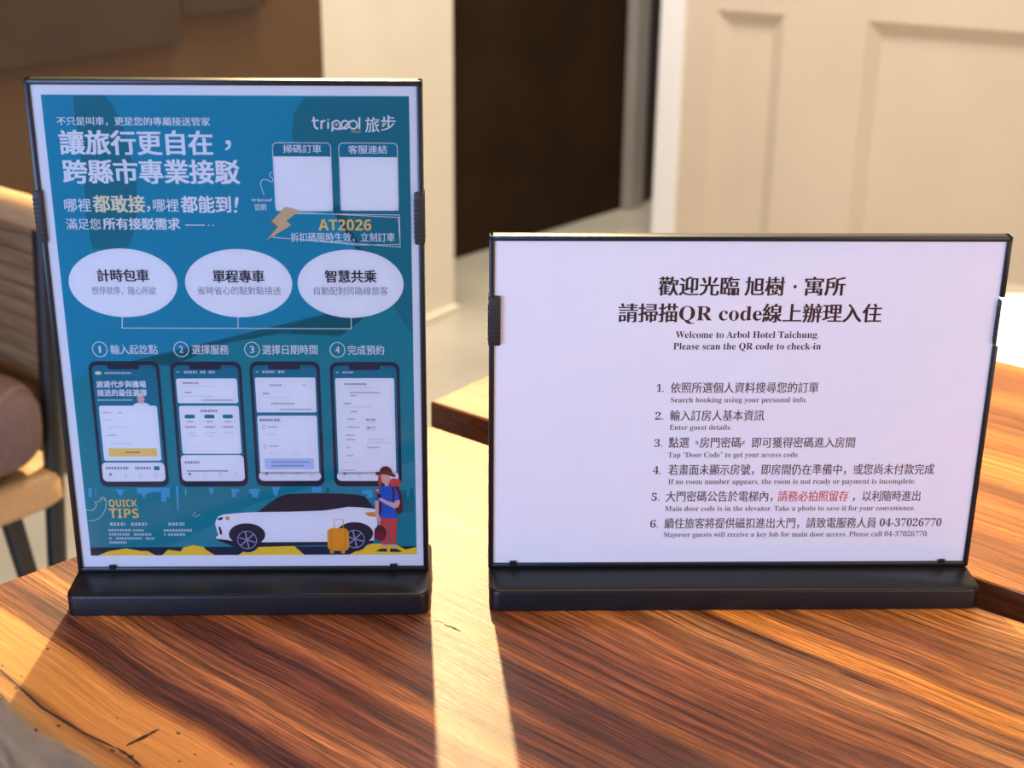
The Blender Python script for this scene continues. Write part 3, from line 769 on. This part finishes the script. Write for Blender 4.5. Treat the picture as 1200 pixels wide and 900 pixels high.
('D','phone_picture.003','grey_print',9,175.31,186.63,84.71,0.72),
('D','phone_picture.003','grey_print',9,175.31,189.06,82.72,0.72),
('D','phone_picture.003','ink_soft',9,175.31,182.59,79.52,0.88),
('D','phone_picture.003','grey_print',9,160.74,170.45,69.95,0.48),
('D','phone_picture.003','ink',9,159.93,167.21,64.76,0.48),
('T', 'phone_picture.003', 'ink', 9, '06:40', 'x', 175.31, 180.56, 97.48, 1.36),
('T', 'phone_picture.003', 'ink', 9, '08:17', 'x', 175.31, 180.56, 92.29, 1.36),
('E','phone_picture.003','ink_soft',10,161.55,62.37,0.8901200000000001,0.7979499999999999,0.0),
('D','phone_picture.003','grey_print',9,160.33,162.76,60.53,0.48),
('E','phone_picture.003','grey_print',10,170.45,62.37,0.8901200000000001,0.7979499999999999,0.25),
('D','phone_picture.003','grey_print',9,169.24,171.66,60.53,0.48),
('T', 'tips_lettering', 'gold', 6, 'QUICK', 'X', 19.31, 36.3, 43.19, 4.56),
('T', 'tips_lettering', 'gold', 6, 'TIPS', 'X', 18.98, 36.74, 36.43, 6.3),
('D','tips_lettering','white',6,18.71,28.17,29.25,2.08),
('D','tips_lettering','white',6,31.48,41.42,29.16,2.08),
('D','tips_lettering','white',6,53.89,63.92,29.1,2.08),
('D','tips_lettering','white',6,17.61,31.37,25.1,1.56),
('D','tips_lettering','white',6,32.39,39.03,24.98,1.35),
('D','tips_lettering','white',6,17.6,30.1,22.26,1.56),
('D','tips_lettering','white',6,32.65,43.39,22.14,1.56),
('D','tips_lettering','white',6,17.45,19.13,19.53,1.56),
('D','tips_lettering','white',6,21.68,37.53,19.5,1.56),
('D','tips_lettering','white',6,39.58,44.96,19.35,1.56),
('D','tips_lettering','white',6,17.34,28.08,16.74,1.56),
('D','tips_lettering','white',6,50.79,68.22,24.84,1.66),
('D','tips_lettering','white',6,50.87,52.1,22.05,1.56),
('D','tips_lettering','white',6,53.44,63.7,22.03,1.66),
('L','tips_lettering','cream',6,0.3,[(5.63,38.87),(8.21,38.19),(10.08,39.18),(11.57,41.17),(12.08,42.83),(11.19,43.36),(11.65,44.49),(12.92,44.15),(14.16,44.81),(14.61,46.46),(16.15,47.25),(17.55,46.44),(17.98,44.78),(17.67,41.46),(16.83,38.8),(15.04,35.47),(12.42,32.81),(9.34,31.62),(6.07,31.38)]),
('L','tips_lettering','cream',6,0.3,[(15.2,46.46),(15.95,45.13)]),
('L','tips_lettering','cream',6,0.3,[(16.7,46.78),(17.28,44.79)]),
('L','tips_lettering','cream',6,0.25,[(68.72,34.56),(70.87,37.1)]),
('L','tips_lettering','cream',6,0.25,[(70.26,33.61),(73.58,35.74)]),
('P','car_picture','navy',6,[(82.14,18.23),(93.93,12.87),(177.29,15.28),(177.69,20.98),(144.61,21.25),(83.2,21.04)]),
('P','car_picture','white',7,[(82.13,29.49),(82.91,31.86),(84.3,34.09),(87.24,35.46),(92.86,36.12),(101.59,36.76),(108.44,36.99),(126.5,37.15),(147.77,37.84),(156.58,39.18),(162.88,40.4),(170.39,39.93),(178.16,39.04),(180.39,37.9),(179.78,33.7),(180.44,29.46),(179.54,23.81),(178.2,20.98),(177.6,17.42),(149.48,16.66),(111.7,16.56),(91.71,17.44),(88.01,18.32),(82.18,18.93),(82.03,20.35),(83.6,21.46),(82.73,25.27)]),
('P','car_picture','roof',8,[(107.82,36.99),(111.71,40.03),(116.9,44.17),(122.03,47.46),(127.06,48.95),(135.77,49.32),(148.21,49.39),(158.17,49.19),(168.14,48.44),(172.86,47.44),(175.28,44.23),(178.66,39.04),(170.39,39.93),(162.88,40.4),(156.58,39.18),(147.77,37.84),(126.5,37.15)]),
('E','car_picture','roof',8,100.98,21.86,11.0,7.62,0),
('E','car_picture','navy',9,100.78,18.32,8.01,8.64,0),
('E','car_picture','rim',10,100.77,18.2,5.75,5.95,0.5),
('L','car_picture','rim',10,0.8,[(100.76,18.21),(105.69,16.49)]),
('L','car_picture','rim',10,0.8,[(100.76,18.21),(101.61,12.66)]),
('L','car_picture','rim',10,0.8,[(100.76,18.21),(96.68,14.39)]),
('L','car_picture','rim',10,0.8,[(100.76,18.21),(95.84,19.92)]),
('L','car_picture','rim',10,0.8,[(100.76,18.21),(99.92,23.73)]),
('L','car_picture','rim',10,0.8,[(100.76,18.21),(104.83,22.02)]),
('E','car_picture','roof',8,166.36,22.32,11.11,7.66,0),
('E','car_picture','navy',9,166.25,18.77,8.09,8.68,0),
('E','car_picture','rim',10,166.24,18.64,5.82,5.98,0.5),
('L','car_picture','rim',10,0.8,[(166.23,18.66),(171.26,16.93)]),
('L','car_picture','rim',10,0.8,[(166.23,18.66),(167.24,13.08)]),
('L','car_picture','rim',10,0.8,[(166.23,18.66),(162.21,14.81)]),
('L','car_picture','rim',10,0.8,[(166.23,18.66),(161.21,20.38)]),
('L','car_picture','rim',10,0.8,[(166.23,18.66),(165.23,24.2)]),
('L','car_picture','rim',10,0.8,[(166.23,18.66),(170.24,22.49)]),
('P','car_picture','ink',8,[(83.71,32.69),(86.51,33.79),(87.22,33.23),(86.39,31.84),(84.13,31.57)]),
('E','car_picture','orange',8,89.81,32.93,1.24,1.26,0),
('P','car_picture','ink',8,[(83.86,27.37),(85.08,27.08),(85.99,23.84),(85.59,21.45),(84.63,22.02)]),
('P','car_picture','orange',8,[(172.81,36.55),(180.36,36.78),(180.03,33.41),(174.63,34.01)]),
('R','suitcase_picture','orange_case',11,149.58,10.54,162.69,26.02,3.2,0),
('R','suitcase_picture','orange_case',12,154.06,25.1,159.62,31.91,1.0,0.35),
('R','suitcase_picture','orange_case',11,150.79,8.91,153.24,11.22,0.4,0),
('R','suitcase_picture','orange_case',11,157.63,8.85,160.09,11.16,0.4,0),
('L','suitcase_picture','case_dark',12,0.25,[(152.3,24.73),(151.82,11.5)]),
('L','suitcase_picture','case_dark',12,0.25,[(160.36,24.67),(159.92,11.43)]),
('P','traveller_picture','maroon',11,[(189.77,54.15),(193.4,53.77),(195.16,48.99),(195.83,41.62),(195.2,36.43),(193.7,34.81),(192.39,35.71),(190.46,39.43)]),
('P','traveller_picture','hair',11,[(181.69,61.48),(181.27,57.85),(181.65,54.56),(183.5,54.55),(183.26,58.57),(184.34,62.19)]),
('P','traveller_picture','red',12,[(188.33,58.18),(189.88,59.41),(194.16,58.88),(195.18,57.05),(194.87,54.49),(189.1,53.79),(188.15,55.99)]),
('P','traveller_picture','skin',12,[(183.02,62.35),(188.62,62.32),(188.71,57.08),(187.83,56.36),(187.99,54.31),(185.47,54.03),(185.17,55.49),(183.56,57.11)]),
('P','traveller_picture','blue_shirt',12,[(182.82,53.83),(185.14,54.32),(188.45,54.45),(191.54,53.41),(193.31,49.0),(193.9,45.17),(191.35,44.01),(190.84,41.65),(192.33,32.73),(181.32,32.81),(182.2,41.7),(181.29,45.03),(179.16,44.67),(180.36,47.61),(182.67,47.6)]),
('P','traveller_picture','trousers',13,[(182.19,32.81),(192.19,32.74),(191.75,23.77),(191.17,14.73),(187.4,14.76),(187.33,23.8),(186.96,31.28),(186.26,14.77),(182.7,14.65),(183.43,23.08)]),
('P','traveller_picture','teal',13,[(186.7,31.66),(187.36,31.65),(187.33,23.8),(187.27,14.61),(186.26,14.62)]),
('P','traveller_picture','skin',13,[(179.16,44.67),(181.41,44.51),(181.19,35.79),(182.45,32.8),(182.09,28.71),(181.0,27.97),(180.64,32.07),(179.03,34.32)]),
('P','traveller_picture','skin',14,[(181.3,45.77),(183.3,46.27),(185.59,44.78),(190.87,42.98),(191.56,44.45),(193.9,45.17),(194.18,42.74),(193.14,40.16),(190.79,39.28),(187.17,41.3),(182.59,44.28)]),
('P','traveller_picture','ink',14,[(180.19,49.08),(182.38,49.21),(183.32,46.86),(181.19,46.43)]),
('P','traveller_picture','red',14,[(179.6,51.87),(180.16,52.89),(181.61,52.88),(182.11,51.63),(181.72,49.44),(180.2,49.23)]),
('P','traveller_picture','white',15,[(180.46,52.01),(181.33,52.15),(181.43,51.13),(180.57,50.98)]),
('P','traveller_picture','maroon',14,[(189.1,53.79),(190.75,53.42),(191.19,49.02),(190.55,43.87),(189.55,43.73),(189.86,49.02)]),
('P','traveller_picture','maroon',13,[(181.59,43.92),(182.92,44.06),(183.14,39.48),(182.19,32.81),(181.53,32.96)]),
('P','traveller_picture','hat',14,[(179.62,63.09),(180.29,63.66),(182.27,63.65),(182.98,65.97),(184.98,67.26),(187.6,67.11),(189.34,65.44),(190.14,62.75),(191.96,61.07),(191.67,60.13),(189.7,60.57),(186.96,61.75),(183.67,62.05),(180.76,61.34)]),
('P','traveller_picture','hat_band',15,[(182.27,63.65),(184.38,64.23),(187.66,63.78),(190.01,62.75),(189.99,61.88),(187.51,62.76),(184.36,63.21),(181.85,62.79)]),
('P','traveller_picture','maroon',14,[(178.47,25.37),(180.19,27.45),(182.87,27.73),(184.97,25.92),(185.42,22.31),(184.67,18.56),(182.61,16.92),(179.61,17.47),(178.0,20.12)]),
('P','traveller_picture','berry',15,[(178.18,22.0),(180.1,23.86),(182.77,23.69),(184.4,21.72),(183.99,18.41),(182.48,17.07),(179.61,17.7),(178.25,19.52)]),
('L','traveller_picture','maroon',14,0.35,[(180.18,27.15),(180.78,29.84),(182.12,30.12),(182.86,27.43)]),
('P','traveller_picture','ink',13,[(178.82,10.14),(181.49,11.79),(185.53,12.05),(185.68,9.78)]),
('P','traveller_picture','ink',13,[(187.55,12.03),(191.11,11.85),(194.45,10.15),(194.24,9.55),(187.56,9.61)]),
('P','traveller_picture','skin',12,[(183.24,14.8),(185.25,14.78),(185.32,11.9),(183.51,11.92)]),
('P','traveller_picture','skin',12,[(188.08,14.76),(190.76,14.73),(190.84,11.7),(188.42,11.88)])]
ART_RIGHT=[
('T', 'heading_lettering', 'brown_ink', 2, '歡迎光臨', 'sb', 94.66, 140.81, 178.8, 10.86),
('T', 'heading_lettering', 'brown_ink', 2, '旭樹', 'sb', 144.53, 167.07, 178.72, 10.84),
('E','heading_lettering','brown_ink',2,173.39,178.84,0.99,1.03,0),
('T', 'heading_lettering', 'brown_ink', 2, '寓所', 'sb', 179.19, 202.41, 178.79, 10.83),
('T', 'heading_lettering', 'brown_ink', 2, '請掃描', 'sb', 72.05, 106.11, 162.59, 11.0),
('T', 'heading_lettering', 'brown_ink', 2, 'QR code', 'S', 107.1, 155.3, 162.59, 8.64),
('T', 'heading_lettering', 'brown_ink', 2, '線上辦理入住', 'sb', 155.95, 225.2, 162.47, 10.97),
('T', 'welcome_lettering', 'brown_ink', 2, 'Welcome to Arbol Hotel Taichung.', 's', 105.73, 189.75, 149.51, 4.02),
('T', 'welcome_lettering', 'brown_ink', 2, 'Please scan the QR code to check-in', 's', 104.77, 191.59, 142.33, 4.04),
('T', 'list_lettering', 'list_ink', 2, '1.', 's', 96.16, 100.49, 116.03, 4.68),
('T', 'list_lettering', 'list_ink', 2, '依照所選個人資料搜尋您的訂單', 'sc', 104.51, 192.37, 116.1, 6.51),
('T', 'list_lettering', 'sub_ink', 2, 'Search booking using your personal info.', 's', 104.87, 186.08, 108.49, 3.22),
('T', 'list_lettering.001', 'list_ink', 2, '2.', 's', 96.08, 101.06, 98.12, 4.73),
('T', 'list_lettering.001', 'list_ink', 2, '輸入訂房人基本資訊', 'sc', 105.0, 161.29, 98.27, 6.6),
('T', 'list_lettering.001', 'sub_ink', 2, 'Enter guest details.', 's', 105.0, 142.31, 90.78, 3.27),
('T', 'list_lettering.002', 'list_ink', 2, '3.', 's', 96.39, 101.14, 80.48, 4.8),
('T', 'list_lettering.002', 'list_ink', 2, '點選', 'sc', 105.06, 117.35, 80.69, 6.7),
('T', 'list_lettering.002', 'list_ink', 2, '〝', 'sc', 121.22, 123.03, 80.67, 0.0),
('T', 'list_lettering.002', 'list_ink', 2, '房門密碼', 'sc', 123.8, 148.55, 80.65, 6.69),
('T', 'list_lettering.002', 'list_ink', 2, '〞', 'sc', 149.07, 150.87, 80.62, 0.0),
('T', 'list_lettering.002', 'list_ink', 2, '即可獲得密碼進入房間', 'sc', 155.25, 217.54, 80.57, 6.68),
('T', 'list_lettering.002', 'sub_ink', 2, 'Tap "Door Code" to get your access code.', 's', 105.07, 184.41, 72.81, 3.31),
('T', 'list_lettering.003', 'list_ink', 2, '4.', 's', 96.34, 101.13, 62.6, 4.87),
('T', 'list_lettering.003', 'list_ink', 2, '若畫面未顯示房號，即房間仍在準備中，或您尚未付款完成', 'sc', 105.8, 267.76, 62.73, 6.78),
('T', 'list_lettering.003', 'sub_ink', 2, 'If no room number appears, the room is not ready or payment is incomplete.', 's', 105.91, 257.2, 54.92, 3.35),
('T', 'list_lettering.004', 'list_ink', 2, '5.', 's', 96.28, 101.1, 44.64, 4.94),
('T', 'list_lettering.004', 'list_ink', 2, '大門密碼公告於電梯內，', 'sc', 105.07, 170.41, 44.86, 6.88),
('T', 'list_lettering.004', 'red_ink', 2, '請務必拍照留存', 'sc', 173.74, 216.96, 44.83, 6.86),
('T', 'list_lettering.004', 'list_ink', 2, '，以利隨時進出', 'sc', 219.88, 261.36, 44.81, 6.86),
('T', 'list_lettering.004', 'sub_ink', 2, 'Main door code is in the elevator. Take a photo to save it for your convenience.', 's', 104.92, 258.93, 36.8, 3.4),
('T', 'list_lettering.005', 'list_ink', 2, '6.', 's', 96.23, 101.19, 26.32, 5.01),
('T', 'list_lettering.005', 'list_ink', 2, '續住旅客將提供磁扣進出大門，請致電服務人員', 'sc', 105.08, 235.95, 26.56, 6.97),
('T', 'list_lettering.005', 'list_ink', 2, '04-37026770', 's', 238.13, 276.46, 26.8, 5.21),
('T', 'list_lettering.005', 'sub_ink', 2, 'Stayover guests will receive a key fob for main door access. Please call 04-37026770.', 's', 104.96, 269.05, 19.0, 3.45)]
# ------------------------------------------------------------------ sign holders
def ring_bar(name, root, x0, x1, z0, z1, y0=-0.0017, y1=0.0066, bev=0.0007, mat='black'):
    return link(name, bm_mesh(name, box_bm(x0, x1, y0, y1, z0, z1, bev, 2), True), [M[mat]], root)
def clip(root, x0, x1, z0, z1, y0=-0.0032, y1=0.0085):
    b = box_bm(x0, x1, y0, y1, z0, z1, 0.0009, 2)
    nz = int((z1 - z0 - 0.006) / 0.0026)
    for i in range(nz):
        z = z0 + 0.0035 + i * 0.0026
        box_bm(x0 + .0006, x1 - .0006, y0 - 0.0004, y0 + 0.0004, z, z + 0.0012, 0.0002, 1, b)
        box_bm(x0 - .0003, x0 + .0006, y0 + 0.001, y1 - 0.001, z, z + 0.0012, 0, 1, b)
    return link('clip', bm_mesh('clip', b, True), [M['rubber']], root)
def sign_holder(label, loc, rz, lean, w, h, bw, cuts, clips, tabs, ops):
    z0 = 0.017; fr = 0.0031
    root = thing('sign_holder', label, 'sign', loc, rz)
    X0, X1, Zb, Zt = -w / 2 - fr, w / 2 + fr, z0 - 0.0030, z0 + h + fr
    base = prism_profile(lambda i: rounded(-bw / 2 + i, bw / 2 - i, -0.0300 + i, 0.0385 - i, 0.0065 - i * .6, 6),
                         [(0.0006, 0), (0, 0.0008), (0, 0.0118), (0.0003, 0.0130), (0.0010, 0.0137), (0.0020, 0.0140)])
    link('base', bm_mesh('base', base, True), [M['base']], root)
    # frame: four rails, the stiles cut where a clip is let in
    fb = bmesh.new()
    def bar(x0, x1, za, zb): box_bm(x0, x1, -0.0017, 0.0066, za, zb, 0.0007, 2, fb)
    bar(X0, X1, w * 0 + z0 + h, Zt); bar(X0, X1, Zb, z0)
    for side, xa, xb in ((0, X0, -w / 2), (1, w / 2, X1)):
        if cuts[side]:
            ca, cb = cuts[side]; bar(xa, xb, Zb, z0 + ca); bar(xa, xb, z0 + cb, Zt)
        else: bar(xa, xb, Zb, Zt)
    link('frame', bm_mesh('frame', fb, True), [M['black']], root)
    link('back_panel', bm_mesh('back_panel', box_bm(-w / 2 - .0005, w / 2 + .0005, 0.0012, 0.0058, z0 - .0005, z0 + h + .0005)), [M['black']], root)
    for a in clips: clip(root, *a)
    for u in tabs:
        link('tab', bm_mesh('tab', box_bm(u - w / 2 - .0021, u - w / 2 + .0021, -0.0020, -0.0002, z0 - .001, z0 + .0016, .0003, 1)), [M['black']], root)
    sheet = link('printed_sheet', bm_mesh('printed_sheet', box_bm(-w / 2, w / 2, 0.0, 0.0006, z0, z0 + h)), [M['paper']], root)
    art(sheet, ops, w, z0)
    cv = bmesh.new()
    cv.faces.new([cv.verts.new(p) for p in ((-w / 2, -.0011, z0), (w / 2, -.0011, z0), (w / 2, -.0011, z0 + h), (-w / 2, -.0011, z0 + h))])
    link('clear_cover', bm_mesh('clear_cover', cv), [M['acrylic']], root)
    return root
wl, hl, wr_, hr = 0.2079, 0.29335, 0.2930, 0.2060
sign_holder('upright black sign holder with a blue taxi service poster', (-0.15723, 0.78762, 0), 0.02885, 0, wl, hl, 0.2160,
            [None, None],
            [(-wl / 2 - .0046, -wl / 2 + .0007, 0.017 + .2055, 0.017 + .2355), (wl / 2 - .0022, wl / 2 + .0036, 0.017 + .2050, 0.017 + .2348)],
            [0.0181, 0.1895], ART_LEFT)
sign_holder('wide black sign holder with a white check-in notice', (0.13587, 0.79927, 0), 0.02918, 0, wr_, hr, 0.2985,
            [None, (.1425, .1728)],
            [(-wr_ / 2 - .0036, -wr_ / 2 + .0036, 0.017 + .1434, 0.017 + .1733), (wr_ / 2 - .0004, wr_ / 2 + .0013, 0.017 + .1438, 0.017 + .1715)],
            [0.0123, 0.2792], ART_RIGHT)

# ------------------------------------------------------------------ chair at the left edge
ch = thing('wooden_chair', 'chair with brown slatted back, light tan seat and black metal legs at left edge', 'chair', (-0.862, 1.572, FZ), R(-38.9))
def part(name, b, mat, smooth=True, parent=ch): return link(name, bm_mesh(name, b, smooth), [M[mat]], parent)
seat = prism_profile(lambda i: rounded(-.245 + i, .245 - i, -.24 + i, .235 - i, .05 - i * .5, 8), [(.008, .405), (0, .412), (0, .438), (.003, .446), (.010, .450)])
part('seat', seat, 'tan_wood')
for x in (-.225, .225):
    part('back_post', tube_bm((x, .212, .45), (x, .235, .765), .012, 14, tube_bm((x, .20, .30), (x, .212, .45), .012, 14)), 'black_metal')
b = bmesh.new(); tube_bm((-.245, .232, .758), (.243, .232, .758), .019, 18, b)
bmesh.ops.scale(b, vec=(1, 1, 1.0), verts=b.verts[:])
part('top_rail', b, 'tan_wood')
for i in range(11):
    z = .525 + i * .0205
    part('slat', box_bm(-.212, .210, .214 + i * .0014, .224 + i * .0014, z, z + .0204, .0015, 2), 'brown_slat')
for x in (-.205, .205):
    part('leg', tube_bm((x, -.19, .41), (x * 1.12, -.225, 0), .013, 12, r1=.010), 'black_metal')
    part('leg', tube_bm((x * 1.06, .150, .41), (x * 1.16, .205, 0), .013, 12, r1=.010), 'black_metal')
part('brace', tube_bm((-.205, .205, .41), (.205, .205, .41), .010, 10), 'black_metal')
cu = bmesh.new()
bmesh.ops.create_cube(cu, size=1.0)
for v in cu.verts: v.co = Vector((v.co.x * .452, v.co.y * .405, v.co.z * .118))
bmesh.ops.bevel(cu, geom=cu.edges[:], offset=.050, segments=6, affect='EDGES', profile=0.5)
bmesh.ops.subdivide_edges(cu, edges=cu.edges[:], cuts=1)
for v in cu.verts:
    r2 = (v.co.x / .2) ** 2 + (v.co.y / .2) ** 2
    v.co.z *= 1 + .16 * max(0, 1 - r2); v.co.z += .003 * math.sin(v.co.x * 22) * math.cos(v.co.y * 18)
zmin = min(v.co.z for v in cu.verts)
cush = link('seat_cushion', bm_mesh('seat_cushion', cu, True), [M['mauve']], None, label='thick mauve grey cushion lying on the chair at left', cat='cushion')
fw = Matrix.Rotation(R(-38.9), 4, 'Z') @ Vector((.030, .004, 0))
cush.location = (-0.862 + fw.x, 1.572 + fw.y, FZ + .4505 - zmin); cush.rotation_euler = (0, 0, R(-38.9))

# ------------------------------------------------------------------ white seat beyond the second table
ot = thing('white_ottoman', 'bright white upholstered ottoman at the right edge behind the tables', 'ottoman', (1.06, 2.10, FZ))
b = prism_profile(lambda i: rounded(-.36 + i, .36 - i, -.35 + i, .35 - i, .10 - i * .6, 8), [(.02, .05), (0, .06), (0, .37), (.006, .395), (.02, .412), (.04, .42)])
link('upholstery', bm_mesh('upholstery', b, True), [M['white_fabric']], ot)
for x in (-.28, .28):
    for y in (-.27, .27):
        link('foot', bm_mesh('foot', tube_bm((x, y, 0), (x, y, .055), .02, 12), True), [M['black_metal']], ot)
